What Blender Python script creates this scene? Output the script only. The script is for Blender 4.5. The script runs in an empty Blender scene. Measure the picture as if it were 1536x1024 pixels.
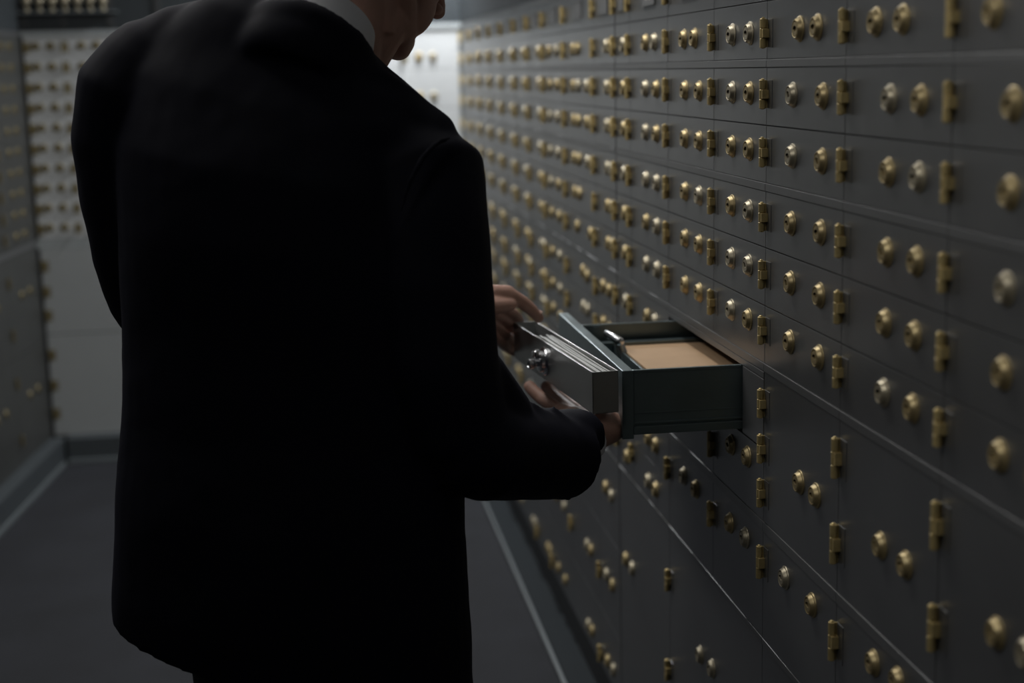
import bpy, bmesh, math, random
from mathutils import Vector, Matrix

random.seed(7)
C = bpy.context.scene.collection
scn = bpy.context.scene

# ------------------------------------------------------------------ camera
FPX, PITCH, YAW, ROLL, CAMZ = 2209.38, .1829, .1382, .0237, 1.5076
_cy, _sy, _cp, _sp = math.cos(YAW), math.sin(YAW), math.cos(PITCH), math.sin(PITCH)
N = Vector((_sy * _cp, _cy * _cp, -_sp))
R0 = Vector((_cy, -_sy, 0))
D0 = N.cross(R0)
if D0.z > 0: D0 = -D0
_cr, _sr = math.cos(ROLL), math.sin(ROLL)
RV = R0 * _cr + D0 * _sr
DV = D0 * _cr - R0 * _sr
CAM = Vector((0, 0, CAMZ))
cam_d = bpy.data.cameras.new('camera')
cam_d.sensor_width = 36.0
cam_d.lens = FPX * 36 / 1536
cam_d.clip_start = .05
cam_d.dof.use_dof = True
cam_d.dof.focus_distance = 2.13
cam_d.dof.aperture_fstop = 2.6
cam = bpy.data.objects.new('camera', cam_d)
M3 = Matrix((RV, -DV, -N)).transposed()
cam.matrix_world = Matrix.Translation(CAM) @ M3.to_4x4()
C.objects.link(cam)
scn.camera = cam


def at(u, v, Y):
    """measured direction (u, v of the photograph) taken to the depth Y in the room"""
    d = RV * ((u - 768) / FPX) + DV * ((v - 512) / FPX) + N
    return CAM + d * (Y / d.y)


def atz(u, v, Z):
    d = RV * ((u - 768) / FPX) + DV * ((v - 512) / FPX) + N
    return CAM + d * ((Z - CAMZ) / d.z)


# ------------------------------------------------------------------ materials
def mat(name, base, metallic=0.0, rough=.5, noise=0.0, nscale=6.0, stretch=(1, 1, 1), rough_var=0.0, bump=0.0, bscale=200,
        sheen=0.0, spec=.5, coat=0.0, emit=None, sss=0.0):
    m = bpy.data.materials.new(name)
    m.use_nodes = True
    nt = m.node_tree
    b = nt.nodes['Principled BSDF']
    b.inputs['Base Color'].default_value = (*base, 1)
    b.inputs['Metallic'].default_value = metallic
    b.inputs['Roughness'].default_value = rough
    b.inputs['Specular IOR Level'].default_value = spec
    if sheen: 
        b.inputs['Sheen Weight'].default_value = sheen
        b.inputs['Sheen Roughness'].default_value = .4
        b.inputs['Sheen Tint'].default_value = (.5, .5, .75, 1)
    if coat: b.inputs['Coat Weight'].default_value = coat
    if sss:
        b.inputs['Subsurface Weight'].default_value = sss
        b.inputs['Subsurface Radius'].default_value = (.012, .005, .003)
        b.inputs['Subsurface Scale'].default_value = .6
    if emit:
        b.inputs['Emission Color'].default_value = (*emit[0], 1)
        b.inputs['Emission Strength'].default_value = emit[1]
    if noise or rough_var or bump:
        tc = nt.nodes.new('ShaderNodeTexCoord')
        mp = nt.nodes.new('ShaderNodeMapping')
        mp.inputs['Scale'].default_value = stretch
        geo = nt.nodes.new('ShaderNodeNewGeometry')
        nt.links.new(geo.outputs['Position'], mp.inputs['Vector'])
    if noise or rough_var:
        nz = nt.nodes.new('ShaderNodeTexNoise')
        nz.inputs['Scale'].default_value = nscale
        nz.inputs['Detail'].default_value = 7
        nz.inputs['Roughness'].default_value = .62
        nt.links.new(mp.outputs[0], nz.inputs['Vector'])
    if noise:
        mr = nt.nodes.new('ShaderNodeMapRange')
        mr.inputs['From Min'].default_value = .25
        mr.inputs['From Max'].default_value = .75
        mr.inputs['To Min'].default_value = 1 - noise
        mr.inputs['To Max'].default_value = 1 + noise
        nt.links.new(nz.outputs['Fac'], mr.inputs['Value'])
        mx = nt.nodes.new('ShaderNodeVectorMath')
        mx.operation = 'SCALE'
        mx.inputs[0].default_value = base
        nt.links.new(mr.outputs[0], mx.inputs['Scale'])
        nt.links.new(mx.outputs[0], b.inputs['Base Color'])
    if rough_var:
        mr = nt.nodes.new('ShaderNodeMapRange')
        mr.inputs['From Min'].default_value = .3
        mr.inputs['From Max'].default_value = .7
        mr.inputs['To Min'].default_value = rough - rough_var
        mr.inputs['To Max'].default_value = rough + rough_var
        nt.links.new(nz.outputs['Fac'], mr.inputs['Value'])
        nt.links.new(mr.outputs[0], b.inputs['Roughness'])
    if bump:
        n2 = nt.nodes.new('ShaderNodeTexNoise')
        n2.inputs['Scale'].default_value = bscale
        n2.inputs['Detail'].default_value = 4
        nt.links.new(mp.outputs[0], n2.inputs['Vector'])
        bp = nt.nodes.new('ShaderNodeBump')
        bp.inputs['Strength'].default_value = bump
        bp.inputs['Distance'].default_value = .002
        nt.links.new(n2.outputs['Fac'], bp.inputs['Height'])
        nt.links.new(bp.outputs[0], b.inputs['Normal'])
    return m


M = {}
M['steel'] = mat('door_steel', (.255, .26, .265), .78, .33, noise=.10, nscale=4, rough_var=.02)
M['rail'] = mat('rail_steel', (.255, .26, .265), .78, .42, noise=.08, nscale=5)
M['carcass'] = mat('dark_carcass', (.05, .052, .055), .4, .5)
M['fascia'] = mat('painted_fascia', (.038, .045, .050), .0, .6, noise=.05, spec=.3)
M['brass'] = mat('aged_brass', (.44, .35, .185), .65, .42, noise=.25, nscale=60)
M['hinge_brass'] = mat('hinge_brass', (.58, .455, .21), .5, .42, noise=.25, nscale=60)
M['nickel'] = mat('worn_nickel_brass', (.46, .41, .30), .65, .40, noise=.2, nscale=60)
M['slot'] = mat('keyhole_shade', (.01, .009, .008), 0, .6)
M['plate'] = mat('number_plate', (.19, .195, .20), .4, .5)
M['plate_text'] = mat('plate_lettering', (.7, .7, .68), .1, .5)
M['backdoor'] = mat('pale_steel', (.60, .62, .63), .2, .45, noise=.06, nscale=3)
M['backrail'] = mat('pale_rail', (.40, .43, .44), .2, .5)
M['plaindoor_falloff'] = mat('plain_door_falloff_tone', (.40, .42, .425), .2, .5, noise=.06, nscale=3)  # pale steel toned down: light falloff down the wall put into the colour
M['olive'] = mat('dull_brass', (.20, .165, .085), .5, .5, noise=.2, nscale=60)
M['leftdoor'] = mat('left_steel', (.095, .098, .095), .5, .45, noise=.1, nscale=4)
M['tray'] = mat('tray_steel', (.175, .225, .24), .75, .36, noise=.12, nscale=12, rough_var=.06)
M['silver'] = mat('box_steel', (.42, .43, .43), .9, .34, noise=.12, nscale=8, rough_var=.08)
M['chrome'] = mat('chrome', (.72, .73, .75), 1, .22)
M['paper'] = mat('kraft_paper', (.50, .335, .20), 0, .75, noise=.07, nscale=14, bump=.1, bscale=500)
M['folder'] = mat('grey_sheet', (.52, .53, .52), .3, .45, noise=.1, nscale=30)
M['suit'] = mat('navy_suit', (.0046, .0052, .0115), 0, .75, noise=.12, nscale=12, bump=.12, bscale=900, sheen=.015, spec=.14)
M['trouser'] = mat('navy_trouser', (.0075, .0078, .013), 0, .75, spec=.25)
M['shirt'] = mat('white_shirt', (.80, .81, .84), 0, .75, bump=.05, bscale=900)
M['skin'] = mat('skin', (.47, .28, .22), 0, .5, noise=.08, nscale=60, bump=.12, bscale=320, sss=.12, spec=.4)
M['nail'] = mat('nail', (.52, .33, .27), 0, .3)
M['hair'] = mat('dark_hair', (.02, .015, .012), 0, .5, bump=.4, bscale=150)
M['eyewhite'] = mat('eye', (.7, .68, .65), 0, .2)
M['shoe'] = mat('shoe_leather', (.012, .011, .01), 0, .3)
M['button'] = mat('button', (.012, .012, .014), 0, .35)
M['floor'] = mat('carpet_floor', (.0145, .016, .021), 0, .9, noise=.35, nscale=3.5, bump=.25, bscale=260)
M['base'] = mat('base_grey', (.06, .07, .077), .0, .5, noise=.06)
M['kerb'] = mat('dark_kerb', (.022, .027, .031), 0, .8, spec=.15)
M['trim'] = mat('trim_grey', (.15, .17, .18), .1, .45)
M['ceil'] = mat('ceiling_paint', (.09, .093, .097), 0, .8)
M['lampframe'] = mat('lamp_frame', (.6, .6, .6), .2, .5)
M['diffuser'] = mat('lamp_diffuser', (.8, .8, .8), 0, .6, emit=((1, .99, .96), 2.0))


# ------------------------------------------------------------------ mesh helpers
def link(name, me, parent=None, loc=None, rz=None):
    o = bpy.data.objects.new(name, me)
    C.objects.link(o)
    if parent: o.parent = parent
    if loc is not None: o.location = loc
    if rz is not None: o.rotation_euler = (0, 0, rz)
    return o


def tag(o, label, cat, group=None):
    o['label'] = label
    o['category'] = cat
    if group: o['group'] = group
    return o


def struct(o):
    o['kind'] = 'structure'
    return o


def empty(name, loc, rz=0):
    o = bpy.data.objects.new(name, None)
    o.empty_display_size = .02
    C.objects.link(o)
    o.location = loc
    o.rotation_euler = (0, 0, rz)
    return o


def b_box(bm, x0, x1, y0, y1, z0, z1, mi=0, bev=0.0, M4=None):
    vs = [bm.verts.new((x, y, z)) for x in (x0, x1) for y in (y0, y1) for z in (z0, z1)]
    fs = [bm.faces.new([vs[i] for i in q]) for q in ((0, 1, 3, 2), (4, 6, 7, 5), (0, 4, 5, 1), (2, 3, 7, 6), (0, 2, 6, 4), (1, 5, 7, 3))]
    for f in fs: f.material_index = mi
    if bev:
        es = list({e for f in fs for e in f.edges})
        r = bmesh.ops.bevel(bm, geom=es, offset=bev, segments=2, profile=.6, affect='EDGES')
        for f in r['faces']: f.material_index = mi
        if M4 is not None:
            allv = {v for f in r['faces'] for v in f.verts} | {v for f in fs if f.is_valid for v in f.verts}
            for v in allv: v.co = M4 @ v.co
    elif M4 is not None:
        for v in vs: v.co = M4 @ v.co


def b_lathe(bm, prof, axis='x', n=28, mi=0, center=(0, 0, 0), smooth=True):
    """prof: (radius, height) list; revolved round an axis through center"""
    rings = []
    c = Vector(center)
    for r, h in prof:
        ring = []
        for k in range(n):
            t = 2 * math.pi * k / n
            a, b = r * math.cos(t), r * math.sin(t)
            p = {'x': (h, a, b), 'y': (a, h, b), 'z': (a, b, h)}[axis]
            ring.append(bm.verts.new(c + Vector(p)))
        rings.append(ring)
    for i in range(len(rings) - 1):
        for k in range(n):
            f = bm.faces.new((rings[i][k], rings[i][(k + 1) % n], rings[i + 1][(k + 1) % n], rings[i + 1][k]))
            f.material_index = mi; f.smooth = smooth
    for ring in (rings[0], rings[-1]):
        f = bm.faces.new(ring); f.material_index = mi
    return rings


def b_tube(bm, pts, rads, n=14, mi=0, squash=None, up=None, smooth=True, cap=True):
    """a tapering limb along pts with rounded ends; rads: float or (side, up) pair"""
    pts = [Vector(p) for p in pts]
    rads = [(r, r) if not isinstance(r, (tuple, list)) else r for r in rads]
    P, Rr = [], []
    # rounded end caps
    def endcap(p, d, r, rev):
        out = []
        for a in (80, 55, 28):
            t = math.radians(a)
            out.append((p + d * max(r) * math.sin(t) * .9, (r[0] * math.cos(t), r[1] * math.cos(t))))
        return out
    d0 = (pts[0] - pts[1]).normalized(); d1 = (pts[-1] - pts[-2]).normalized()
    seq = []
    if cap: seq += endcap(pts[0], d0, rads[0], True)
    seq += list(zip(pts, rads))
    if cap: seq += list(reversed(endcap(pts[-1], d1, rads[-1], False)))
    up = Vector(up) if up is not None else None
    prev = None
    rings = []
    for i, (p, r) in enumerate(seq):
        a = seq[max(0, i - 1)][0]; b = seq[min(len(seq) - 1, i + 1)][0]
        t = (b - a)
        t = t.normalized() if t.length > 1e-9 else d1
        if up is not None: s = t.cross(up)
        elif prev is not None: s = prev - t * prev.dot(t)
        else: s = t.cross(Vector((0, 0, 1))) if abs(t.z) < .9 else t.cross(Vector((0, 1, 0)))
        if s.length < 1e-6: s = t.orthogonal()
        s.normalize(); prev = s.copy()
        w = s.cross(t)
        rings.append([bm.verts.new(p + s * (r[0] * math.cos(2 * math.pi * k / n)) + w * (r[1] * math.sin(2 * math.pi * k / n))) for k in range(n)])
    for i in range(len(rings) - 1):
        for k in range(n):
            f = bm.faces.new((rings[i][k], rings[i][(k + 1) % n], rings[i + 1][(k + 1) % n], rings[i + 1][k]))
            f.material_index = mi; f.smooth = smooth
    for ring in (rings[0], rings[-1]):
        f = bm.faces.new(ring); f.material_index = mi; f.smooth = smooth
    return rings


def b_ell(bm, c, r, M3=None, mi=0, u=40, v=28):
    """an ellipsoid; M3 turns it"""
    vs = []
    for i in range(v + 1):
        th = math.pi * i / v
        row = []
        for k in range(u):
            ph = 2 * math.pi * k / u
            p = Vector((r[0] * math.sin(th) * math.cos(ph), r[1] * math.sin(th) * math.sin(ph), r[2] * math.cos(th)))
            if i in (0, v) and k: row.append(row[0]); continue
            if M3 is not None: p = M3 @ p
            row.append(bm.verts.new(Vector(c) + p))
        vs.append(row)
    for i in range(v):
        for k in range(u):
            q = [vs[i][k], vs[i][(k + 1) % u], vs[i + 1][(k + 1) % u], vs[i + 1][k]]
            q2 = []
            for x in q:
                if x not in q2: q2.append(x)
            if len(q2) > 2:
                f = bm.faces.new(q2); f.smooth = True; f.material_index = mi


def mesh(name, bm, mats):
    bmesh.ops.recalc_face_normals(bm, faces=bm.faces[:])
    me = bpy.data.meshes.new(name)
    bm.to_mesh(me); bm.free()
    for m in mats: me.materials.append(M[m])
    keep = [p.use_smooth for p in me.polygons]
    me.set_sharp_from_angle(angle=math.radians(28))
    me.polygons.foreach_set('use_smooth', keep)
    return me


def remeshed(name, bm, mats, voxel, smooth_it=4, factor=.5, extra=None):
    """weld overlapping volumes into one continuous skin"""
    me = mesh(name + '_raw', bm, mats)
    o = bpy.data.objects.new(name + '_raw', me)
    C.objects.link(o)
    r = o.modifiers.new('r', 'REMESH'); r.mode = 'VOXEL'; r.voxel_size = voxel; r.use_smooth_shade = True
    s = o.modifiers.new('s', 'SMOOTH'); s.factor = factor; s.iterations = smooth_it
    if extra: extra(o)
    dg = bpy.context.evaluated_depsgraph_get()
    out = bpy.data.meshes.new_from_object(o.evaluated_get(dg))
    out.name = name
    bpy.data.objects.remove(o)
    bpy.data.meshes.remove(me)
    out.polygons.foreach_set('use_smooth', [True] * len(out.polygons))
    if not out.materials:
        for m in mats: out.materials.append(M[m])
    return out


def box_obj(name, x0, x1, y0, y1, z0, z1, m, bev=0.0, parent=None):
    bm = bmesh.new(); b_box(bm, x0, x1, y0, y1, z0, z1, 0, bev)
    return link(name, mesh(name, bm, [m]), parent)


# ------------------------------------------------------------------ the room
XW, XL, YB, YN = .65, -1.04, 5.94, -.6       # fronts of the walls of boxes; the room behind the camera ends at YN
ZT, ZC = 1.69, 2.45
AL = math.radians(5.1)                        # the shaded side wall stands a little askew
struct(box_obj('floor', XL - 1.0, XW + .45, YN - .2, YB + .35, -.1, 0, 'floor'))
struct(box_obj('ceiling', XL - 1.0, XW + .45, YN - .2, YB + .35, ZC, ZC + .1, 'ceil'))
struct(box_obj('wall_near', XL - 1.0, XW + .45, YN - .2, YN, 0, ZC, 'fascia'))

# drawer opening in the wall of boxes
OY0, OY1, OZ0, OZ1 = 2.1265, 2.586, .950, 1.0585
bm = bmesh.new()
xb = XW + .0045
def rw(y0, y1, z0, z1, x0=None): b_box(bm, xb if x0 is None else x0, XW + .40, y0, y1, z0, z1, 0)
rw(YN, OY0, 0, ZT); rw(OY1, YB + .3, 0, ZT); rw(OY0, OY1, 0, OZ0); rw(OY0, OY1, OZ1, ZT)
b_box(bm, XW + .395, XW + .40, OY0, OY1, OZ0, OZ1, 0)
b_box(bm, XW - .002, XW + .40, YN, YB + .3, ZT, ZC, 1)          # bulkhead above the boxes
# rails between the banks of boxes and the stile between the two cabinets
def rail(y0, y1, z0, z1): b_box(bm, XW - .0012, xb + .002, y0, y1, z0, z1, 2, .0009)
for z0, z1 in ((1.5015, 1.5125), (1.3285, 1.340), (1.0675, 1.0795), (1.674, ZT)):
    for y0, y1 in ((YN, 1.42), (1.42, 1.717), (1.717, 2.022), (2.022, 2.588), (2.588, 3.028), (3.034, 3.62), (3.62, 4.46), (4.46, YB)): rail(y0 + .0004, y1 - .0004, z0, z1)
for z0, z1 in ((.8265, .8415), (.650, .660)):
    for y0, y1 in ((YN, 1.42), (1.42, 1.717), (1.717, 2.022), (2.022, 2.588), (2.588, 3.028), (3.034, 3.62), (3.62, 4.46), (4.46, YB)): rail(y0 + .0004, y1 - .0004, z0, z1)
rail(2.023, 2.1255, .952, 1.0555)                                # fixed plate beside the open tray
rail(2.023, 2.587, 1.0565, 1.0665)
struct(link('wall_right', mesh('wall_right', bm, ['carcass', 'fascia', 'rail'])))

bm = bmesh.new()
b_box(bm, -.30, -.006, YN - YB, .2, 0, ZT, 0)
b_box(bm, -.30, .002, YN - YB, .2, ZT, ZC, 1)
for z0, z1 in ((.872, .892), (1.674, ZT)): b_box(bm, -.01, -.001, YN - YB, 0, z0, z1, 2, .0006)
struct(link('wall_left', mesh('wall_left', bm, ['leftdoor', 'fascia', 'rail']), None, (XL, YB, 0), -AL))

bm = bmesh.new()
b_box(bm, XL, XW, YB + .006, YB + .3, 0, ZT, 0)
b_box(bm, XL, XW, YB - .002, YB + .3, ZT, ZC, 1)
b_box(bm, XL + .001, XW - .001, YB + .001, YB + .01, .857, .897, 2, .001)
b_box(bm, XL + .001, XW - .001, YB - .006, YB + .01, 1.671, ZT, 2, .001)
b_box(bm, .640, .6495, YB + .001, YB + .01, .9, 1.67, 2, .001)
for x in (-1.02, -.875, -.70, -.52, -.3, -.08, .2, .42):         # cover strips on the bulkhead, in line with the columns
    b_box(bm, x - .012, x + .012, YB - .007, YB, ZT + .012, ZC, 3, .001)
struct(link('wall_back', mesh('wall_back', bm, ['carcass', 'fascia', 'backrail', 'carcass'])))

# base boards with a pale strip along the carpet
for nm, q in (('baseboard_right', (.585, XW + .01, YN, YB)), ('baseboard_left', (-.01, .055, YN - YB, -.02)), ('baseboard_back', (XL + .062, .585, YB - .055, YB + .01))):
    bm = bmesh.new()
    x0, x1, y0, y1 = q
    b_box(bm, x0, x1, y0, y1, 0, .022 if nm.endswith('right') else .105, 0, .004)
    if nm.endswith('right'): b_box(bm, x0 - .010, x0 + .001, y0, y1 - .055, 0, .017, 1, .003)
    if nm.endswith('left'): b_box(bm, x1 - .001, x1 + .010, y0, y1 - .055, 0, .017, 1, .003)
    if nm.endswith('back'): b_box(bm, x0, x1, y0 - .010, y0 + .001, 0, .02, 1, .003)
    o = struct(link(nm, mesh(nm, bm, ['kerb' if nm.endswith('right') else 'base', 'trim'])))
    if nm.endswith('left'): o.location = (XL, YB, 0); o.rotation_euler = (0, 0, -AL)

# ------------------------------------------------------------------ lock, hinge and box prototypes (front faces -x)
def lock_mesh(mi):
    bm = bmesh.new()
    b_lathe(bm, [(.0168, .002), (.0172, -.0004), (.0168, -.0014), (.0158, -.002), (.0150, -.0022), (.0128, -.0066), (.0122, -.0074), (.0112, -.0076), (.0106, -.0072), (.0104, -.0040), (.0088, -.0040)], 'x', 32)
    return mesh('lock', bm, [mi])


def plug_mesh(mi, tilt):
    bm = bmesh.new()
    n = 24
    rim = [bm.verts.new((-.0074, .0093 * math.cos(2 * math.pi * k / n), .0093 * math.sin(2 * math.pi * k / n))) for k in range(n)]
    back = [bm.verts.new((-.003, v.co.y, v.co.z)) for v in rim]
    for k in range(n): bm.faces.new((rim[k], rim[(k + 1) % n], back[(k + 1) % n], back[k]))
    # keyhole: a wide slot with a rounder middle
    sl, slb = [], []
    for k in range(n):
        t = 2 * math.pi * k / n
        y = .0068 * math.copysign(abs(math.cos(t)) ** .6, math.cos(t))
        z = (.0026 + .0014 * math.exp(-(y / .0022) ** 2)) * math.copysign(abs(math.sin(t)) ** .7, math.sin(t))
        c, s = math.cos(tilt), math.sin(tilt)
        yy, zz = y * c - z * s, y * s + z * c
        sl.append(bm.verts.new((-.0074, yy, zz + .0008)))
        slb.append(bm.verts.new((-.0034, yy, zz * .9 + .0008)))
    for k in range(n):
        bm.faces.new((rim[k], rim[(k + 1) % n], sl[(k + 1) % n], sl[k]))
        f = bm.faces.new((sl[k], sl[(k + 1) % n], slb[(k + 1) % n], slb[k]))
        if math.sin(2 * math.pi * (k + .5) / n) > -.35: f.material_index = 1  # shade painted on the slot sides; lower side stays brass as a lit lip
    f = bm.faces.new(slb); f.material_index = 1
    return mesh('lock_plug', bm, [mi, 'slot'])


def hinge_mesh(L, leaf=True, m='hinge_brass'):
    bm = bmesh.new()
    r = .0047
    k = L / 3.0
    gap = .0005
    for i in range(3):
        z0, z1 = -L / 2 + i * k + (gap if i else 0), -L / 2 + (i + 1) * k
        b_lathe(bm, [(r * .86, z0), (r, z0 + .0006), (r, z1 - .0006), (r * .86, z1)], 'z', 18, 0, (-.0068, 0, 0))
    b_lathe(bm, [(r * .55, -L / 2 - .0008), (r * .55, L / 2 + .0012), (r * .3, L / 2 + .002)], 'z', 12, 0, (-.0068, 0, 0))
    b_box(bm, -.0068, .001, -.0012, .0012, -L / 2 + .001, L / 2 - .001, 0)
    b_box(bm, -.0098, -.0004, -.0085, -.001, -k / 2 + .0006, k / 2 - .0006, 0, .0004)   # middle knuckle's tab
    if leaf: b_box(bm, -.0006, .001, -.022, -.0015, -L / 2 + .0005, L / 2 - .0005, 1, .0004)
    return mesh('hinge', bm, [m, 'steel' if m == 'hinge_brass' else m])


LOCKS = [lock_mesh('brass'), lock_mesh('nickel'), lock_mesh('olive')]
PLUGS = [[plug_mesh(m, t) for t in (0, .06, -.1, .5)] for m in ('brass', 'nickel', 'olive')]
HINGES = {}
DOORS = {}


def door_mesh(w, h, m):
    key = (round(w, 4), round(h, 4), m)
    if key not in DOORS:
        bm = bmesh.new()
        b_box(bm, 0, .0042, -w / 2 + .0008, w / 2 - .0008, .0008, h - .0008, 0, .0005)
        DOORS[key] = mesh('door', bm, [m])
    return DOORS[key]


def deposit_box(wall, a0, a1, z0, z1, locks, hinges, label, group, dm='steel', lockz=None, hl=.040, plate=False, detail=True, cat='safe deposit box'):
    """a0 < a1 along the wall; locks: (a, z) ; hinges: (a, z)"""
    w, h, ac = a1 - a0, z1 - z0, (a0 + a1) / 2
    if wall == 'right': o = empty('deposit_box', (XW, ac, z0)); loc = lambda a: a - ac
    elif wall == 'back': o = empty('deposit_box', (ac, YB, z0), math.pi / 2); loc = lambda a: -(a - ac)
    else: o = empty('deposit_box', (XL - (YB - ac) * math.sin(AL), YB - (YB - ac) * math.cos(AL), z0), math.pi - AL); loc = lambda a: -(a - ac)
    tag(o, label, cat, group)
    link('door', door_mesh(w, h, dm), o)
    for i, (a, z) in enumerate(locks):
        k = 0 if random.random() < .62 else 1
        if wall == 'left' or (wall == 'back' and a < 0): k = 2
        lk = link('lock', LOCKS[k], o, (-.0002, loc(a), z - z0))
        lk.rotation_euler = (random.uniform(-.08, .08), 0, 0)
        if detail: link('lock_plug', PLUGS[k][random.choice((0, 0, 1, 1, 2, 3))], lk)
    for a, z in hinges:
        hk = (hl, 'hinge_brass' if wall == 'right' else 'olive')
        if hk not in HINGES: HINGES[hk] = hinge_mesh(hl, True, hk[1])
        link('hinge', HINGES[hk], o, (-.0002, loc(a), z - z0))
    return o


NUM = ['zero', 'one', 'two', 'three', 'four', 'five', 'six', 'seven', 'eight', 'nine', 'ten', 'eleven', 'twelve', 'thirteen']
ORD = ['top', 'second', 'third', 'fourth', 'fifth', 'sixth', 'seventh', 'eighth', 'ninth', 'tenth', 'eleventh', 'twelfth', 'thirteenth', 'fourteenth']
cols = [(1.123, 1.42), (1.42, 1.717), (1.717, 2.022), (2.022, 2.291), (2.291, 2.588), (2.588, 2.893), (2.893, 3.028),
        (3.034, 3.25), (3.25, 3.62), (3.62, 3.93), (3.93, 4.20), (4.20, 4.46), (4.46, 4.75), (4.75, 5.04), (5.04, 5.33), (5.33, 5.62), (5.62, 5.93)]
def colname(i):
    if i < 3: return ('third', 'second', 'first')[i] + ' column nearer than the open tray'
    if i == 3: return 'over the near half of the open tray'
    if i == 4: return 'over the far half of the open tray'
    if i == 6: return 'in the narrow column at the cabinet joint'
    return ORD[max(0, i - 5)].replace('top', 'first') + ' column beyond the open tray'
rows = [(1.592, 1.674), (1.5125, 1.592), (1.421, 1.5015), (1.340, 1.421), (1.248, 1.3285), (1.164, 1.248), (1.0795, 1.164)]
lockz = [1.632, 1.550, 1.465, 1.384, 1.294, 1.213, 1.132]
hz = [1.632, 1.548, 1.4645, 1.3835, 1.292, 1.210, 1.129]
lock_y = {0: (1.290, 1.215), 1: (1.578, 1.496), 2: (1.908, 1.793), 3: (2.187, 2.098), 4: (2.465, 2.374), 5: (2.756, 2.670), 6: (2.945,), 7: (3.112, 3.068),
          8: (3.50, 3.44, 3.335, 3.285)}
lock_y1 = {0: (1.335, 1.245), 1: (1.624, 1.548), 2: (1.884, 1.816), 3: (2.188, 2.10), 4: (2.472, 2.403), 5: (2.752, 2.683)}

plate_bm = bmesh.new()
b_box(plate_bm, -.0035, -.0002, -.046, .046, -.018, .018, 0, .0008)
b_box(plate_bm, -.0047, -.0005, -.0475, .0475, -.0205, -.018, 0, .0004)
b_box(plate_bm, -.0047, -.0005, -.0475, .0475, .018, .0205, 0, .0004)
PLATE = mesh('number_plate', plate_bm, ['plate'])

for i, (a0, a1) in enumerate(cols):
    for j, (z0, z1) in enumerate(rows):
        ly = (lock_y1 if j == 1 else lock_y).get(i) or lock_y.get(i)
        w = a1 - a0
        if ly is None:
            s = random.uniform(-.02, .02)
            ly = (a1 - w * (.31 + s), a1 - w * (.66 + s))
        if i >= 10: ly = (a0 + .085, a0 + .045)
        if i == 8 and j not in (2, 3, 4): ly = ly[:2] if j % 2 else (3.475, 3.31)
        ha = a1 - .003 + (.004 if i == 6 else 0)
        lab = ('steel deposit box, %s row down, %s' % (ORD[j], colname(i))) if j else ('steel deposit box with number plate, top row, %s' % colname(i))
        o = deposit_box('right', a0, a1, z0, z1, [] if j == 0 else [(y, lockz[j]) for y in ly], [(ha, hz[j])], lab, 'small deposit boxes above the open tray level')
        if j == 0:
            pl = link('number_plate', PLATE, o, (0, 2.722 - (a0 + a1) / 2 if i == 5 else 0, 1.637 - z0))
            if w < .2: pl.scale = (1, .6 if w > .15 else .45, 1)
            if i == 5:
                pl['label'] = 'number plate with pale figures'
                cu = bpy.data.curves.new('plate_figures', 'FONT')
                cu.body = '02'; cu.size = .034; cu.extrude = .0004; cu.align_x = 'CENTER'; cu.align_y = 'CENTER'; cu.space_character = 1.5
                t = bpy.data.objects.new('tmp', cu); C.objects.link(t)
                dg = bpy.context.evaluated_depsgraph_get()
                me = bpy.data.meshes.new_from_object(t.evaluated_get(dg)); me.name = 'plate_figures'
                bpy.data.objects.remove(t)
                me.materials.clear(); me.materials.append(M['plate_text'])
                f = link('plate_figures', me, pl, (-.0036, 0, 0))
                f.rotation_euler = (math.pi / 2, 0, -math.pi / 2)

# lower banks of the near cabinet
G2 = 'deposit boxes below the middle rail'
def low(a0, a1, z0, z1, locks, hinges, label, hl=.042): return deposit_box('right', a0, a1, z0, z1, locks, hinges, label, G2, hl=hl)
low(1.123, 1.42, .8415, 1.0675, [(1.283, .955), (1.221, .959)], [(1.417, 1.023), (1.417, .909)], 'tall steel deposit box under the middle rail, third column nearer than the tray', .052)
low(1.42, 1.717, .8415, 1.0675, [(1.576, .949), (1.503, .950)], [(1.714, 1.019), (1.714, .907)], 'tall steel deposit box under the middle rail, second column nearer than the tray', .052)
low(1.717, 2.022, .8415, 1.0675, [(1.861, .946), (1.797, .946)], [(2.019, 1.021), (2.019, .953), (2.019, .886)], 'tall steel deposit box hinged beside the open tray, under the middle rail')
low(1.123, 1.42, .660, .8265, [(1.283, .80), (1.22, .80)], [(1.417, .775)], 'deposit box under the tall ones, third column nearer than the tray', .052)
low(1.42, 1.717, .660, .8265, [(1.589, .798), (1.517, .806)], [(1.714, .777)], 'deposit box under the tall ones, second column nearer than the tray', .052)
low(1.717, 2.022, .660, .8265, [(1.918, .790), (1.806, .791)], [(2.019, .780)], 'deposit box under the tall ones, first column nearer than the tray', .050)
low(2.022, 2.291, .8415, .9495, [(2.184, .917), (2.099, .920)], [(2.288, .892)], 'shadowed deposit box straight under the near half of the open tray')
low(2.291, 2.588, .8415, .9495, [(2.48, .917), (2.40, .917)], [(2.585, .892)], 'shadowed deposit box straight under the far half of the open tray')
low(2.022, 2.291, .660, .8265, [(2.190, .787), (2.107, .789)], [(2.290, .772)], 'deposit box two rows under the near half of the open tray')
low(2.291, 2.588, .660, .8265, [(2.479, .785), (2.397, .784)], [(2.585, .771)], 'deposit box two rows under the far half of the open tray')
low(1.02, 2.022, .106, .650, [(1.60, .47), (1.53, .47)], [(2.019, .56), (2.019, .36)], 'wide bottom deposit box, nearer than the open tray')
low(2.022, 2.588, .106, .650, [(2.367, .492), (2.292, .498)], [(2.582, .554), (2.586, .373)], 'wide bottom deposit box underneath the open tray')
low(2.588, 3.028, .106, .650, [(2.968, .466), (2.905, .466)], [], 'wide bottom deposit box, just beyond the open tray')
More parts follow.
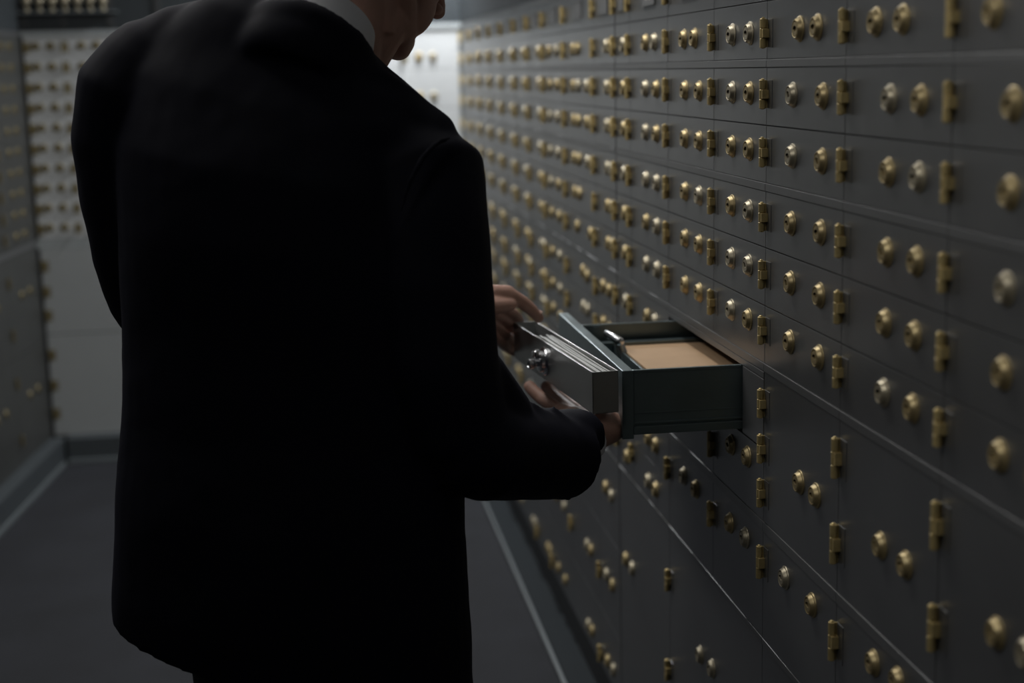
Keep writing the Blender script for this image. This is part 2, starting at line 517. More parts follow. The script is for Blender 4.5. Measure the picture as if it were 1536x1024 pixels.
for k, (z0, z1, lz, h_) in enumerate(((.985, 1.0675, 1.03, 1.03), (.905, .985, .945, .945), (.8415, .905, .872, .872), (.745, .8265, .788, .79), (.660, .745, .70, .722))):
    low(2.588, 2.893, z0, z1, [(2.753, lz), (2.690, lz)], [(2.89, h_)], 'deposit box, %s row under the middle rail, first column beyond the tray' % ORD[k].replace('top', 'first'), .040)
    low(2.893, 3.028, z0, z1, [(2.945, lz)], [(3.029, h_)], 'narrow deposit box at the cabinet joint, %s row under the middle rail' % ORD[k].replace('top', 'first'), .040)
# lower banks of the far cabinet
rows2 = [(.985, 1.0675), (.905, .985), (.8415, .905), (.745, .8265), (.660, .745), (.46, .650), (.25, .46), (.106, .25)]
lz2 = [1.03, .945, .872, .787, .70, .568, .357, .150]
for i in range(7, 17):
    a0, a1 = cols[i]; w = a1 - a0
    for j, (z0, z1) in enumerate(rows2):
        s = random.uniform(-.02, .02)
        ly = (a1 - w * (.31 + s), a1 - w * (.66 + s))
        if i >= 10: ly = (a0 + .085, a0 + .045)
        if i == 7: ly = (3.175, 3.112)
        if i == 8: ly = (3.41, 3.36)
        hh = [(a1 - .003, lz2[j] - .011)] if (i + j) % 3 or j < 5 else []
        low(a0, a1, z0, z1, [(y, lz2[j] + random.uniform(-.004, .004)) for y in ly], hh,
            'deposit box, %s row under the middle rail, %s' % (ORD[j].replace('top', 'first'), colname(i).replace('the open ', '')), .040)

# back wall: small boxes at one end, larger ones at the bright end, plain tall doors below
zz = 1.670
rb = []
for k in range(10):
    rb.append((zz - .0773, zz)); zz -= .0773
bcol = [(-1.03, -.888), (-.888, -.708), (-.708, -.52)]
bname = ['in the corner column', 'second column from the shaded corner', 'third column from the shaded corner']
for i, (a0, a1) in enumerate(bcol):
    for j, (z0, z1) in enumerate(rb):
        c = (a0 + a1) / 2 + (.01 if i else -.0)
        zc = (z0 + z1) / 2 + .003
        deposit_box('back', a0, a1, z0, z1, [(c - .028, zc), (c + .028, zc)], [(a0 + .003, zc - .004)],
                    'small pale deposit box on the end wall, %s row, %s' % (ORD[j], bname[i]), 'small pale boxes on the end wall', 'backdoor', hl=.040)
bcol2 = [(-.52, -.30), (-.30, -.06), (-.06, .19), (.19, .41), (.41, .639)]
for i, (a0, a1) in enumerate(bcol2):
    for j in range(5):
        z1 = 1.670 - j * .1546; z0 = z1 - .1546
        c = (a0 + a1) / 2 - .017; zc = z0 + .047
        deposit_box('back', a0, a1, z0, z1, [(c - .028, zc), (c + .028, zc)], [(a0 + .003, zc)],
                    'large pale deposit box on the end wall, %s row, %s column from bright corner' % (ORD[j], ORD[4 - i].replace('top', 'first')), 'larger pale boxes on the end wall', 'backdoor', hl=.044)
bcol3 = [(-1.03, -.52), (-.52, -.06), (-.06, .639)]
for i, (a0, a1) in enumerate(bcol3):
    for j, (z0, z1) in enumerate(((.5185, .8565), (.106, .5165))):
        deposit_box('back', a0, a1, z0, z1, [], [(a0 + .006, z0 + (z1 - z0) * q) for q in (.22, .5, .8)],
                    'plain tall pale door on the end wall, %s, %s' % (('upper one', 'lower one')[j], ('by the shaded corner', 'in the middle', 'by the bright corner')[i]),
                    'plain tall doors on the end wall', 'plaindoor_falloff', hl=.044, cat='vault door')
# left wall
lcol = [(4.20, 4.63), (4.63, 5.06), (5.06, 5.50), (5.50, 5.93)]
for i, (a0, a1) in enumerate(lcol):
    n = ORD[3 - i].replace('top', 'first')
    for j, (z0, z1) in enumerate(rb):
        zc = (z0 + z1) / 2; w = a1 - a0
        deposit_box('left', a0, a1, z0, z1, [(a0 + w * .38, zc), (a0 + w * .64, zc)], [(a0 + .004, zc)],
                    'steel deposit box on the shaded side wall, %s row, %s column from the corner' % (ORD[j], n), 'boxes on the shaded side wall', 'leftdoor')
    for j, (z0, z1) in enumerate(((.50, .871), (.106, .50))):
        zc = (z0 + z1) / 2; w = a1 - a0
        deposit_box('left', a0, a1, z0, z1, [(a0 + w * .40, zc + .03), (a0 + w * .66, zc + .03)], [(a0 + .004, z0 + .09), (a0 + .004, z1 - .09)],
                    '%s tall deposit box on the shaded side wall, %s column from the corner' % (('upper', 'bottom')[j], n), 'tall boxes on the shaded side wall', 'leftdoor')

# row of brass pegs on a ledge above the end wall boxes
rk = empty('peg_rack', (-.87, YB - .002, 1.757))
tag(rk, 'metal ledge with seven brass pegs, high on the end wall near the shaded corner', 'peg rack')
bm = bmesh.new(); b_box(bm, -.20, .20, -.035, 0, -.003, .004, 0, .0015)
link('ledge', mesh('ledge', bm, ['trim']), rk)
bm = bmesh.new()
b_lathe(bm, [(.006, .003), (.011, .006), (.011, .016), (.006, .020), (.006, .030), (.0155, .036), (.0165, .046), (.0155, .056), (.008, .060)], 'z', 16, 0, (0, -.02, 0))
pegm = mesh('peg', bm, ['nickel'])
for k in range(7):
    link('peg', pegm, rk, (-.132 + k * .0468, 0, 0))

# ------------------------------------------------------------------ open tray pulled out of the wall
TX0, TX1, TY0, TY1, TZ0, TZ1 = .480, 1.0, 2.1335, 2.548, .956, 1.0555
tr = empty('deposit_tray', (.74, 2.34, TZ0))
tag(tr, 'dark steel drawer pulled out of the wall of boxes, brown envelope inside', 'drawer')
def tl(x, y, z): return (x - .74, y - 2.34, z - TZ0)
def tbox(bm, x0, x1, y0, y1, z0, z1, bev=.0008, mi=0):
    b_box(bm, x0 - .74, x1 - .74, y0 - 2.34, y1 - 2.34, z0 - TZ0, z1 - TZ0, mi, bev)
bm = bmesh.new()
tbox(bm, TX0, TX1, TY0, TY1, TZ0, TZ0 + .003)
tbox(bm, TX0, TX1, TY0, TY0 + .0025, TZ0, TZ1)
tbox(bm, TX0, TX1, TY1 - .0025, TY1, TZ0, TZ1)
tbox(bm, TX1 - .003, TX1, TY0, TY1, TZ0, TZ1)
tbox(bm, TX0, TX1, TY0 - .0012, TY0 + .0055, TZ1 - .004, TZ1 + .0005)      # rolled rims
tbox(bm, TX0, TX1, TY1 - .007, TY1 + .001, TZ1 - .004, TZ1 + .0005)
link('tray_body', mesh('tray_body', bm, ['tray']), tr)
bm = bmesh.new()
tbox(bm, TX0, TX1 - .3, TY0 - .0055, TY0, TZ0 + .0005, TZ0 + .0135, .0012)
tbox(bm, TX0, TX1 - .3, TY0 - .0034, TY0, TZ0 + .0165, TZ0 + .0195, .0008)
tbox(bm, TX0, TX1 - .3, TY0 - .0012, TY0, TZ0 + .0325, TZ0 + .0338, .0003)
link('runner', mesh('runner', bm, ['tray']), tr)
bm = bmesh.new()
tbox(bm, .4625, TX0, TY0 - .004, 2.682, TZ0 - .006, TZ1 + .001, .0012)
link('front_panel', mesh('front_panel', bm, ['tray']), tr)
# inner pan with its lifting lug
bm = bmesh.new()
tbox(bm, .530, .534, 2.150, 2.530, .962, 1.024, .0006)
tbox(bm, .500, .990, 2.508, 2.512, .962, 1.028, .0006)
tbox(bm, .500, .990, 2.505, 2.524, 1.026, 1.0285, .0006)
tbox(bm, .534, .990, 2.140, 2.508, 1.008, 1.0105, .0006)
link('inner_pan', mesh('inner_pan', bm, ['tray']), tr)
bm = bmesh.new()
b_tube(bm, [tl(.5165, 2.500, 1.046), tl(.5265, 2.440, 1.043)], [.0070, .0078], 16)
b_tube(bm, [tl(.527, 2.446, 1.038), tl(.5325, 2.440, 1.016)], [(.008, .002), (.009, .002)], 10)
link('lifting_lug', mesh('lifting_lug', bm, ['chrome']), tr)

# brown envelope lying in the tray
bm = bmesh.new()
env = [(.5375, 2.503), (.86, 2.503), (.86, 2.143), (.5375, 2.143)]
gx, gy = 16, 16
def envz(s, t): return 1.0225 + .0022 * math.sin(3 * s + 1) * math.sin(2.6 * t + .5)
top = [[bm.verts.new((.5375 + .3225 * s / gx, 2.143 + .360 * t / gy, envz(s / gx, t / gy))) for t in range(gy + 1)] for s in range(gx + 1)]
bot = [[bm.verts.new((v.co.x, v.co.y, 1.0108)) for v in r_] for r_ in top]
for s in range(gx):
    for t in range(gy):
        f = bm.faces.new((top[s][t], top[s + 1][t], top[s + 1][t + 1], top[s][t + 1])); f.smooth = True
        bm.faces.new((bot[s][t], bot[s][t + 1], bot[s + 1][t + 1], bot[s + 1][t]))
for s in range(gx):
    for t in (0, gy): bm.faces.new((top[s][t], top[s + 1][t], bot[s + 1][t], bot[s][t]))
for t in range(gy):
    for s in (0, gx): bm.faces.new((top[s][t], top[s][t + 1], bot[s][t + 1], bot[s][t]))
tag(link('envelope', mesh('envelope', bm, ['paper'])), 'thick brown paper envelope lying flat in the open dark drawer', 'envelope')

# ------------------------------------------------------------------ bright steel box held in front of the tray
P_near, P_far = Vector((.411, 2.100, 1.063)), Vector((.3605, 2.566, 1.063))
bx_ax = (P_far - P_near); BL = bx_ax.length; bx_ax.normalize()
bx_n = Vector((bx_ax.y, -bx_ax.x, 0))                   # towards the tray
BW, BH = .0405, .0635
cb = empty('steel_box', P_near - Vector((0, 0, BH)))
cb.rotation_euler = (0, 0, math.atan2(bx_ax.y, bx_ax.x))  # local x along the box, local y away from the tray
tag(cb, 'slim bright steel box with a lock, held open in front of the drawer', 'box')
bm = bmesh.new()
W_ = -BW
b_box(bm, 0, BL, W_, 0, 0, .002, 0, .0006)
b_box(bm, 0, BL, -.0022, 0, 0, BH, 0, .0006)
b_box(bm, 0, BL, W_, W_ + .002, 0, BH, 0, .0006)
b_box(bm, 0, .0022, W_, 0, 0, BH, 0, .0006)
b_box(bm, BL - .0022, BL, W_, 0, 0, BH, 0, .0006)
link('box_body', mesh('box_body', bm, ['silver']), cb)
# lock on the face turned to the man (local +y)
bm = bmesh.new()
LX, LZ = BL * .555, BH * .50
b_lathe(bm, [(.024, -.0005), (.024, .002), (.0225, .004), (.0185, .0052), (.018, .0105), (.0165, .012), (.010, .0125)], 'y', 36, 0, (LX, 0, LZ))
lk = link('lock', mesh('lock', bm, ['chrome']), cb)
bm = bmesh.new()
b_lathe(bm, [(.0052, .012), (.0052, .017), (.0080, .018), (.0086, .0195), (.0086, .0265), (.0078, .0278), (.0058, .0278), (.0054, .0262), (.0052, .0262)], 'y', 28, 0, (LX + .006, 0, LZ - .004))
link('knob', mesh('knob', bm, ['chrome']), lk)
bm = bmesh.new()
b_lathe(bm, [(.0085, .011), (.0085, .017), (.0075, .0185), (.003, .0185)], 'y', 24, 0, (LX + .001, 0, LZ + .013))
b_lathe(bm, [(.0055, .018), (.0055, .022), (.004, .0225)], 'y', 20, 0, (LX + .001, 0, LZ + .013))
link('lock_barrel', mesh('lock_barrel', bm, ['chrome']), lk)
# grey sheets standing in the box
names = ['against the lock side', 'second from the lock side', 'third from the lock side', 'the middle one', 'third from the drawer side', 'second from the drawer side', 'against the drawer side']
for k in range(7):
    yc = -.0055 - k * .0048
    bm = bmesh.new()
    n = 26
    L0, L1 = .006 + .002 * (k % 3), BL * (.70 + .02 * ((k * 3) % 4))
    zt = BH - .0035 - .0022 * abs(math.sin(k * 1.7))
    vs = []
    for q in range(n + 1):
        x = L0 + (L1 - L0) * q / n
        y = yc + .0013 * math.sin(q / n * 5 + k * 1.3) * math.sin(math.pi * q / n)
        vs.append([bm.verts.new((x, y + s * .0014, z)) for s, z in ((-1, .0022), (1, .0022), (1, zt), (-1, zt))])
    for q in range(n):
        for e in range(4): bm.faces.new((vs[q][e], vs[q + 1][e], vs[q + 1][(e + 1) % 4], vs[q][(e + 1) % 4]))
    bm.faces.new(vs[0]); bm.faces.new(vs[-1])
    o = link('document_sheaf', mesh('document_sheaf', bm, ['folder']))
    o.matrix_world = Matrix.Translation(P_near - Vector((0, 0, BH))) @ Matrix.Rotation(math.atan2(bx_ax.y, bx_ax.x), 4, 'Z')
    tag(o, 'thin grey sheaf of papers standing in the bright steel box, ' + names[k], 'papers', 'grey papers in the steel box')

# ------------------------------------------------------------------ the man
def hand_digit(bm, pts, r0, r1):
    n = len(pts)
    b_tube(bm, pts, [r0 + (r1 - r0) * i / (n - 1) for i in range(n)], 12)

man = None
bm = bmesh.new()
TH = math.radians(24)
# --- torso core, legs, arms (under the clothes)
hipc = Vector((-.005, 1.99, .90))
side = Vector((math.cos(TH), -math.sin(TH), 0)); fwd = Vector((math.sin(TH), math.cos(TH), 0))
neck0 = at(486, 70, 2.06); chestc = at(430, 330, 2.03)
b_tube(bm, [hipc, hipc + Vector((0, 0, .14)), chestc, at(440, 200, 2.04), at(462, 130, 2.05)], [(.14, .09), (.13, .085), (.15, .09), (.12, .07), (.06, .04)], 20, up=fwd)
RS, RE, RWr = at(640, 265, 1.92), at(690, 662, 1.89), at(914, 640, 2.16)
LS, LE, LWr = at(205, 150, 2.10), at(222, 450, 2.16), at(700, 462, 2.37)
b_tube(bm, [RS, (RS + RE) / 2, RE], [.052, .046, .040], 14)
b_tube(bm, [RE, at(780, 678, 1.965), at(845, 668, 2.07), RWr], [.042, .038, .029, .026], 20)
b_tube(bm, [LS, (LS + LE) / 2, LE], [.052, .046, .040], 14)
b_tube(bm, [LE, at(330, 470, 2.24), at(520, 468, 2.31), LWr], [.042, .040, .031, .027], 20)
b_tube(bm, [at(440, 200, 2.03), RS], [.06, .05], 12); b_tube(bm, [at(440, 200, 2.03), LS], [.06, .05], 12)
for s in (-1, 1):
    h = hipc + side * (.085 * s)
    kn = Vector((h.x, h.y, .50)) + fwd * .02 + side * (.015 * s)
    an = Vector((h.x, h.y, .09)) + side * (.03 * s) - fwd * .01
    b_tube(bm, [h, h.lerp(kn, .5), kn, kn.lerp(an, .4), an], [.085, .078, .052, .052, .034], 14)
    b_tube(bm, [an, an + fwd * .06 + Vector((0, 0, -.045)), an + fwd * .15 + Vector((0, 0, -.055))], [.034, .034, .028], 12)
# --- neck and head
PH, PT, HS = math.radians(50), math.radians(27), 1.10
F_ = Vector((math.sin(PH) * math.cos(PT), math.cos(PH) * math.cos(PT), -math.sin(PT)))
R_ = Vector((math.cos(PH), -math.sin(PH), 0))
U_ = R_.cross(F_)
HM = Matrix((R_, F_, U_)).transposed()
head_o = at(589, 94, 2.13) - HM @ (Vector((0, .072, -.126)) * HS)
def hp(x, y, z): return head_o + HM @ (Vector((x, y, z)) * HS)
def hell(x, y, z, rx, ry, rz, rot=None):
    m = HM if rot is None else HM @ rot
    b_ell(bm, hp(x, y, z), (rx * HS, ry * HS, rz * HS), m)
hell(0, -.012, .040, .077, .098, .088)
hell(0, .032, -.008, .064, .066, .075)
hell(0, .030, -.052, .054, .056, .058)
hell(0, .060, -.098, .030, .028, .026)
hell(0, .030, -.094, .040, .044, .030)
hell(0, .072, -.104, .018, .018, .017)
for s in (-1, 1):
    b_tube(bm, [hp(s * .060, -.004, -.030), hp(s * .056, .004, -.062), hp(s * .036, .044, -.094), hp(s * .010, .068, -.106)], [.017, .019, .018, .017], 12)
    hell(s * .036, .052, -.030, .023, .026, .032)
    hell(s * .030, .047, -.060, .030, .033, .042)
    hell(s * .026, .022, -.088, .032, .046, .030)
    b_tube(bm, [hp(s * .012, .092, .022), hp(s * .032, .090, .027), hp(s * .052, .074, .020)], [.009, .0095, .008], 10)
    hell(s * .0125, .103, -.033, .0085, .011, .008)
    hell(s * .078, -.010, -.012, .007, .019, .030, Matrix.Rotation(s * .3, 3, 'Z'))
    b_tube(bm, [hp(s * .084, -.026, -.004), hp(s * .086, -.022, .016), hp(s * .084, -.004, .020), hp(s * .080, .004, .008)], [.0045] * 4, 8)
b_tube(bm, [hp(0, .094, .018), hp(0, .104, .000), hp(0, .116, -.024)], [.0085, .0095, .012], 12)
hell(0, .117, -.029, .0115, .0115, .0105)
b_tube(bm, [hp(-.022, .082, -.060), hp(0, .094, -.056), hp(.022, .082, -.060)], [.005, .0068, .005], 10)
b_tube(bm, [hp(-.020, .082, -.068), hp(0, .093, -.070), hp(.020, .082, -.068)], [.005, .0075, .005], 10)
b_tube(bm, [hp(0, -.030, -.030), hp(0, -.022, -.085), neck0 + Vector((.02, .02, -.01)), at(462, 130, 2.06)], [.064, .060, .060, .055], 40)
b_tube(bm, [hp(.050, -.028, -.045), hp(.040, .010, -.110), neck0 + side * .03 + fwd * .055], [.016, .016, .016], 12)
b_tube(bm, [hp(.030, .020, -.095), at(548, 84, 2.09)], [.030, .034], 16)
# --- left hand: thumb pressed on the far top of the steel box, fingers curled round its end
W0 = LWr
b_tube(bm, [W0, at(722, 458, 2.40), at(748, 455, 2.445)], [(.027, .021), (.032, .019), (.034, .017)], 14)
b_tube(bm, [at(705, 455, 2.385), at(735, 441, 2.42), at(762, 440, 2.445)], [.018, .017, .0145], 12)
hand_digit(bm, [at(735, 442, 2.42), at(766, 443, 2.445), at(783, 453, 2.455), at(797, 464, 2.462), at(808, 477, 2.468)], .0150, .0095)
hand_digit(bm, [at(735, 455, 2.44), at(758, 462, 2.50), at(771, 470, 2.55), at(778, 478, 2.585), at(783, 492, 2.60)], .0105, .0075)
hand_digit(bm, [at(732, 468, 2.44), at(752, 478, 2.51), at(765, 487, 2.575), at(772, 494, 2.597), at(786, 500, 2.60)], .0108, .0078)
hand_digit(bm, [at(730, 480, 2.44), at(748, 494, 2.51), at(760, 505, 2.575), at(768, 511, 2.598), at(782, 517, 2.60)], .0102, .0075)
hand_digit(bm, [at(728, 490, 2.43), at(744, 508, 2.50), at(756, 519, 2.57), at(764, 525, 2.596), at(776, 531, 2.60)], .0092, .0068)
# --- right hand: palm up under the box, fingertips showing past its lower edge
W1 = RWr
b_tube(bm, [W1, at(895, 632, 2.22), at(868, 622, 2.29)], [(.026, .020), (.033, .016), (.038, .014)], 14, up=(0, 0, 1))
hand_digit(bm, [at(868, 628, 2.28), at(838, 614, 2.345), at(812, 597, 2.385), at(800, 586, 2.400), at(794, 579, 2.408)], .0125, .0105)
hand_digit(bm, [at(868, 622, 2.30), at(848, 606, 2.37), at(832, 593, 2.42), at(824, 585, 2.445), at(819, 579, 2.455)], .0125, .0102)
hand_digit(bm, [at(876, 622, 2.32), at(862, 608, 2.39), at(850, 597, 2.44), at(845, 591, 2.46)], .0122, .010)
hand_digit(bm, [at(884, 622, 2.32), at(878, 610, 2.39), at(872, 603, 2.44)], .0112, .0090)
hand_digit(bm, [at(905, 636, 2.20), at(900, 622, 2.27), at(894, 614, 2.32)], .0135, .0105)
person = link('person', remeshed('person', bm, ['skin'], .0021, 8, .5))
tag(person, 'person in a dark navy suit seen from behind, bending over the steel box', 'person')

# nail on the thumb
def nail(p, d, nrm, w, l):
    bm = bmesh.new()
    d = (d - nrm * d.dot(nrm)).normalized(); s = d.cross(nrm).normalized()
    b_ell(bm, p, (w, l, .0011), Matrix((s, d, nrm)).transposed())
    return link('fingernail', mesh('fingernail', bm, ['nail']), person)
tp, tq = at(808, 475, 2.468), at(797, 464, 2.462)
nail(tp.lerp(tq, .12) + Vector((.10, -.45, .88)) * .0088, tp - tq, Vector((.10, -.45, .88)).normalized(), .0052, .0068)

# eyes and hair
for s in (-1, 1):
    bm = bmesh.new(); b_ell(bm, hp(s * .031, .081, .006), (.0125,) * 3)
    link('eye', mesh('eye', bm, ['eyewhite']), person)
bm = bmesh.new()
for i in range(11):
    for k in range(24):
        pass
bmv = []
nu, nv = 36, 16
for i in range(nv + 1):
    row = []
    for k in range(nu):
        ph = 2 * math.pi * k / nu
        f_ = math.sin(ph)                       # +1 at the forehead
        low_ = math.radians(58 + 57 * (1 - max(0, f_ + .15)) if f_ > -.15 else 118)
        th = low_ * i / nv
        rr = 1.0 + .035 * math.sin(9 * ph + 3 * th) * .4
        p = (math.sin(th) * math.cos(ph) * .082 * rr, -.014 + math.sin(th) * math.sin(ph) * .104 * rr, .042 + math.cos(th) * .100 * rr)
        row.append(bm.verts.new(hp(*p)))
    bmv.append(row)
for i in range(nv):
    for k in range(nu):
        f = bm.faces.new((bmv[i][k], bmv[i][(k + 1) % nu], bmv[i + 1][(k + 1) % nu], bmv[i + 1][k])); f.smooth = True
ho = link('hair', mesh('hair', bm, ['hair']), person)
sm = ho.modifiers.new('thick', 'SOLIDIFY'); sm.thickness = .008; sm.offset = -1

# --- shirt collar: a tilted band round the neck
cq = math.radians(39); ct = math.radians(40)
cf = Vector((math.sin(ct) * math.cos(cq), math.cos(ct) * math.cos(cq), -math.sin(cq)))
cr_ = Vector((math.cos(ct), -math.sin(ct), 0)); cu_ = cr_.cross(cf)
cc = at(479, 45, 2.04)
bm = bmesh.new()
n = 48; prof = [(.079, -.022), (.0775, .0), (.073, .018), (.070, .021), (.067, .018), (.068, -.022)]
rg = []
for k in range(n):
    t = 2 * math.pi * k / n
    d_ = cf * math.cos(t) + cr_ * math.sin(t)
    rg.append([bm.verts.new(cc + d_ * r + cu_ * z) for r, z in prof])
for k in range(n):
    for e in range(len(prof)):
        f = bm.faces.new((rg[k][e], rg[(k + 1) % n][e], rg[(k + 1) % n][(e + 1) % len(prof)], rg[k][(e + 1) % len(prof)])); f.smooth = True
co = link('shirt_collar', mesh('shirt_collar', bm, ['shirt']), person)
co['label'] = 'white shirt collar'

# --- jacket
bm = bmesh.new()
secs = [  # (u, v, Y) of the two flanks and half depth
    ((186, 905, 2.10), (706, 1062, 1.92), .15),
    ((186, 850, 2.10), (702, 980, 1.92), .152),
    ((190, 720, 2.10), (692, 800, 1.92), .145),
    ((197, 610, 2.10), (690, 660, 1.92), .13),
    ((198, 480, 2.10), (690, 530, 1.93), .13),
    ((192, 330, 2.10), (684, 390, 1.94), .138),
    ((190, 210, 2.11), (680, 290, 1.95), .135),
    ((205, 100, 2.12), (676, 206, 1.96), .112),
    ((245, 36, 2.11), (634, 153, 1.97), .085),
    ((315, -8, 2.08), (573, 97, 2.00), .070),
    ((380, -22, 2.06), (556, 74, 2.03), .058)]
rings = []
n = 40
for (l, r, b) in secs:
    Lp, Rp = at(*l), at(*r)
    cpt = (Lp + Rp) / 2; ax = (Rp - Lp) / 2
    h = Vector((-ax.y, ax.x, 0)).normalized()
    ring = []
    for k in range(n):
        t = 2 * math.pi * k / n
        c_, s_ = math.cos(t), math.sin(t)
        ex = .82
        ring.append(bm.verts.new(cpt + ax * math.copysign(abs(c_) ** ex, c_) + h * (b * math.copysign(abs(s_) ** ex, s_))))
    rings.append(ring)
for i in range(len(rings) - 1):
    for k in range(n): bm.faces.new((rings[i][k], rings[i][(k + 1) % n], rings[i + 1][(k + 1) % n], rings[i + 1][k]))
bm.faces.new(rings[0]); bm.faces.new(rings[-1])
# jacket collar round the neck
pts, pts2 = [], []
for k in range(37):
    t = math.radians(30 + 300 * k / 36)
    d_ = cf * math.cos(t) + cr_ * math.sin(t)
    pts.append(cc + d_ * .085 - cu_ * .036)
    pts2.append(cc + d_ * .076 - cu_ * .062)
b_tube(bm, pts, [(.010, .020)] * 37, 12, up=cu_)
b_tube(bm, pts2, [(.018, .034)] * 37, 12, up=cu_)
# shoulder pad between the neck and the far sleeve
b_tube(bm, [at(345, 50, 2.09), at(270, 68, 2.10), at(218, 96, 2.11)], [.052, .054, .056], 18)
b_tube(bm, [at(560, 132, 1.985), at(590, 155, 1.97), at(650, 205, 1.94)], [.028, .031, .034], 18)
# sleeves
b_tube(bm, [at(608, 225, 1.97), at(640, 262, 1.94), at(646, 340, 1.91), at(650, 430, 1.895), at(662, 540, 1.885), at(684, 640, 1.89), at(712, 672, 1.90)],
       [.060, .080, .077, .078, .076, .072, .070], 20)
b_tube(bm, [at(684, 650, 1.89), at(730, 675, 1.91), at(780, 678, 1.965), at(815, 681, 2.02), at(848, 684, 2.065)],
       [.072, .070, .067, .065, .063], 22, cap=False)
b_tube(bm, [at(715, 560, 1.90), at(755, 625, 1.94)], [.040, .045], 16)
b_tube(bm, [at(228, 100, 2.11), at(200, 140, 2.11), at(184, 215, 2.115), at(190, 300, 2.125), at(204, 380, 2.14), at(226, 452, 2.16)],
       [.070, .078, .070, .064, .061, .058], 20)
b_tube(bm, [at(224, 452, 2.16), at(330, 470, 2.24), at(520, 468, 2.31), at(690, 458, 2.365)], [.058, .056, .052, .045], 18)
b_tube(bm, [at(838, 660, 2.05), at(856, 655, 2.07), at(876, 650, 2.10)], [.045, .043, .040], 18, cap=False)
# folds in the cloth of the bent sleeve
for p, q, r in (((770, 612, 1.925), (838, 668, 1.975), .010), ((800, 606, 1.955), (862, 664, 2.03), .010), ((745, 620, 1.89), (800, 700, 1.905), .011), ((830, 612, 1.995), (865, 655, 2.04), .008)):
    b_tube(bm, [at(*p), (at(*p) + at(*q)) / 2 + Vector((0, -.004, .004)), at(*q)], [r * .6, r, r * .5], 10)
# ridge of the sleeve seam at the shoulder
b_tube(bm, [at(676, 205, 1.86), at(654, 215, 1.845), at(632, 240, 1.832), at(614, 275, 1.826), at(600, 320, 1.828)], [.004, .006, .007, .006, .004], 10)

def jacket_extra(o):
    tx = bpy.data.textures.new('cloth_wrinkle', 'CLOUDS'); tx.noise_scale = .11
    d = o.modifiers.new('wr', 'DISPLACE'); d.texture = tx; d.strength = .006; d.mid_level = .5; d.texture_coords = 'GLOBAL'
jk = link('jacket', remeshed('jacket', bm, ['suit'], .0055, 11, .5, jacket_extra), person)
jk['label'] = 'dark navy suit jacket'
# cuff of the shirt
ca, cb_ = at(884, 694, 2.095), RWr
cd = (at(884, 694, 2.095) - at(840, 688, 2.04)).normalized()
bm = bmesh.new()
b_tube(bm, [at(826, 684, 2.03), at(856, 672, 2.075), at(879, 656, 2.105)], [.042, .040, .036], 22, cap=False)
so = link('shirt_cuff', mesh('shirt_cuff', bm, ['shirt']), person)
so['label'] = 'pale shirt cuff'
for k in range(4):
    bm = bmesh.new(); b_ell(bm, at(826 + k * 8.5, 745 + .6 * k, 2.0 + .011 * k), (.0048, .0048, .0028))
    link('sleeve_button', mesh('sleeve_button', bm, ['button']), person)
# trousers and shoes
bm = bmesh.new()
b_tube(bm, [hipc + Vector((0, 0, .02)), hipc + Vector((0, 0, -.10))], [(.185, .125), (.19, .13)], 24, up=fwd)
for s in (-1, 1):
    h = hipc + side * (.092 * s) + Vector((0, 0, -.06))
    kn = Vector((h.x, h.y, .50)) + fwd * .015 + side * (.012 * s)
    an = Vector((h.x, h.y, .075)) + side * (.028 * s)
    b_tube(bm, [h, h.lerp(kn, .5), kn, kn.lerp(an, .5), an], [.105, .100, .086, .078, .072], 20, cap=False)
tr_ = link('trousers', remeshed('trousers', bm, ['trouser'], .007, 5), person)
tr_['label'] = 'dark trousers'
for s in (-1, 1):
    an = Vector((hipc.x, hipc.y, .0)) + side * (.120 * s)
    bm = bmesh.new()
    b_tube(bm, [an - fwd * .06 + Vector((0, 0, .045)), an + fwd * .02 + Vector((0, 0, .05)), an + fwd * .12 + Vector((0, 0, .036)), an + fwd * .20 + Vector((0, 0, .028))], [(.038, .045), (.042, .05), (.046, .036), (.034, .028)], 18, up=(0, 0, 1))
    for v in bm.verts: v.co.z = max(v.co.z, .001)
    link('shoe', mesh('shoe', bm, ['shoe']), person)

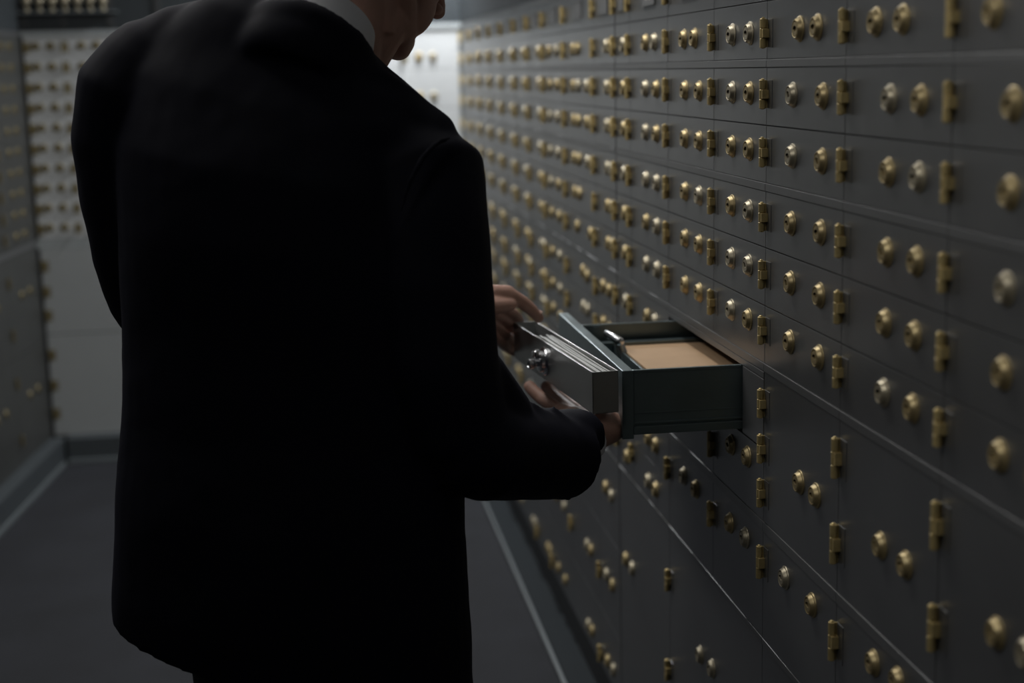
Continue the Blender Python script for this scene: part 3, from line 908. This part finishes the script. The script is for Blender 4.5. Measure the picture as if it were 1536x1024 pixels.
# ------------------------------------------------------------------ lamps in the ceiling, some added as fill
def lamp(x, y, sx, sy, power, label, col=(1, .975, .94), aim=None):
    o = empty('ceiling_light', (x, y, ZC))
    tag(o, label, 'ceiling light')
    bm = bmesh.new()
    for q in ((-sx / 2 - .02, -sx / 2, -sy / 2 - .02, sy / 2 + .02), (sx / 2, sx / 2 + .02, -sy / 2 - .02, sy / 2 + .02), (-sx / 2, sx / 2, -sy / 2 - .02, -sy / 2), (-sx / 2, sx / 2, sy / 2, sy / 2 + .02)):
        b_box(bm, *q, -.03, 0, 0, .002)
    link('frame', mesh('frame', bm, ['lampframe']), o)
    bm = bmesh.new(); b_box(bm, -sx / 2, sx / 2, -sy / 2, sy / 2, -.012, -.006, 0)
    link('diffuser', mesh('diffuser', bm, ['diffuser']), o)
    ld = bpy.data.lights.new('lamp', 'AREA'); ld.shape = 'RECTANGLE'; ld.size = sx; ld.size_y = sy; ld.energy = power; ld.color = col
    lo = bpy.data.objects.new('lamp', ld); C.objects.link(lo); lo.location = (x, y, ZC - .035)
    if aim:
        lo.rotation_euler = Vector(aim).to_track_quat('-Z', 'Y').to_euler()
        ld.spread = math.radians(84)
        lo.location.z -= .03
    return o
lamp(.53, 5.68, .18, .36, 33, 'ceiling light close to the bright corner of the end wall', (.97, .985, 1))
lamp(-.30, 4.25, .3, .5, 4.5, 'ceiling light over the aisle beyond the man')
lamp(-.80, 2.85, .16, 1.5, 9, 'added fill strip light along the ceiling by the shaded side wall')  # unseen fill, added so hinges and lock faces catch light
lamp(.22, 2.85, .14, 1.2, 8.0, 'long strip light along the ceiling above the open drawer')
lamp(-.25, .95, .2, .7, 1.7, 'added fill light aimed at the wall of boxes, near end of the aisle', aim=(1, .12, -.85))  # invented washer that lifts the near part of the box wall
lamp(-.80, .2, .16, .6, .45, 'dim fill light added in the corner of the near end')  # unseen weak fill, put in to brighten the drawer side

w = bpy.data.worlds.new('world'); scn.world = w; w.use_nodes = True
w.node_tree.nodes['Background'].inputs[0].default_value = (.02, .022, .026, 1)
w.node_tree.nodes['Background'].inputs[1].default_value = .3
scn.view_settings.view_transform = 'Standard'
scn.view_settings.look = 'None'
scn.view_settings.gamma = 1
scn.view_settings.use_curve_mapping = False
scn.view_settings.exposure = 0.15
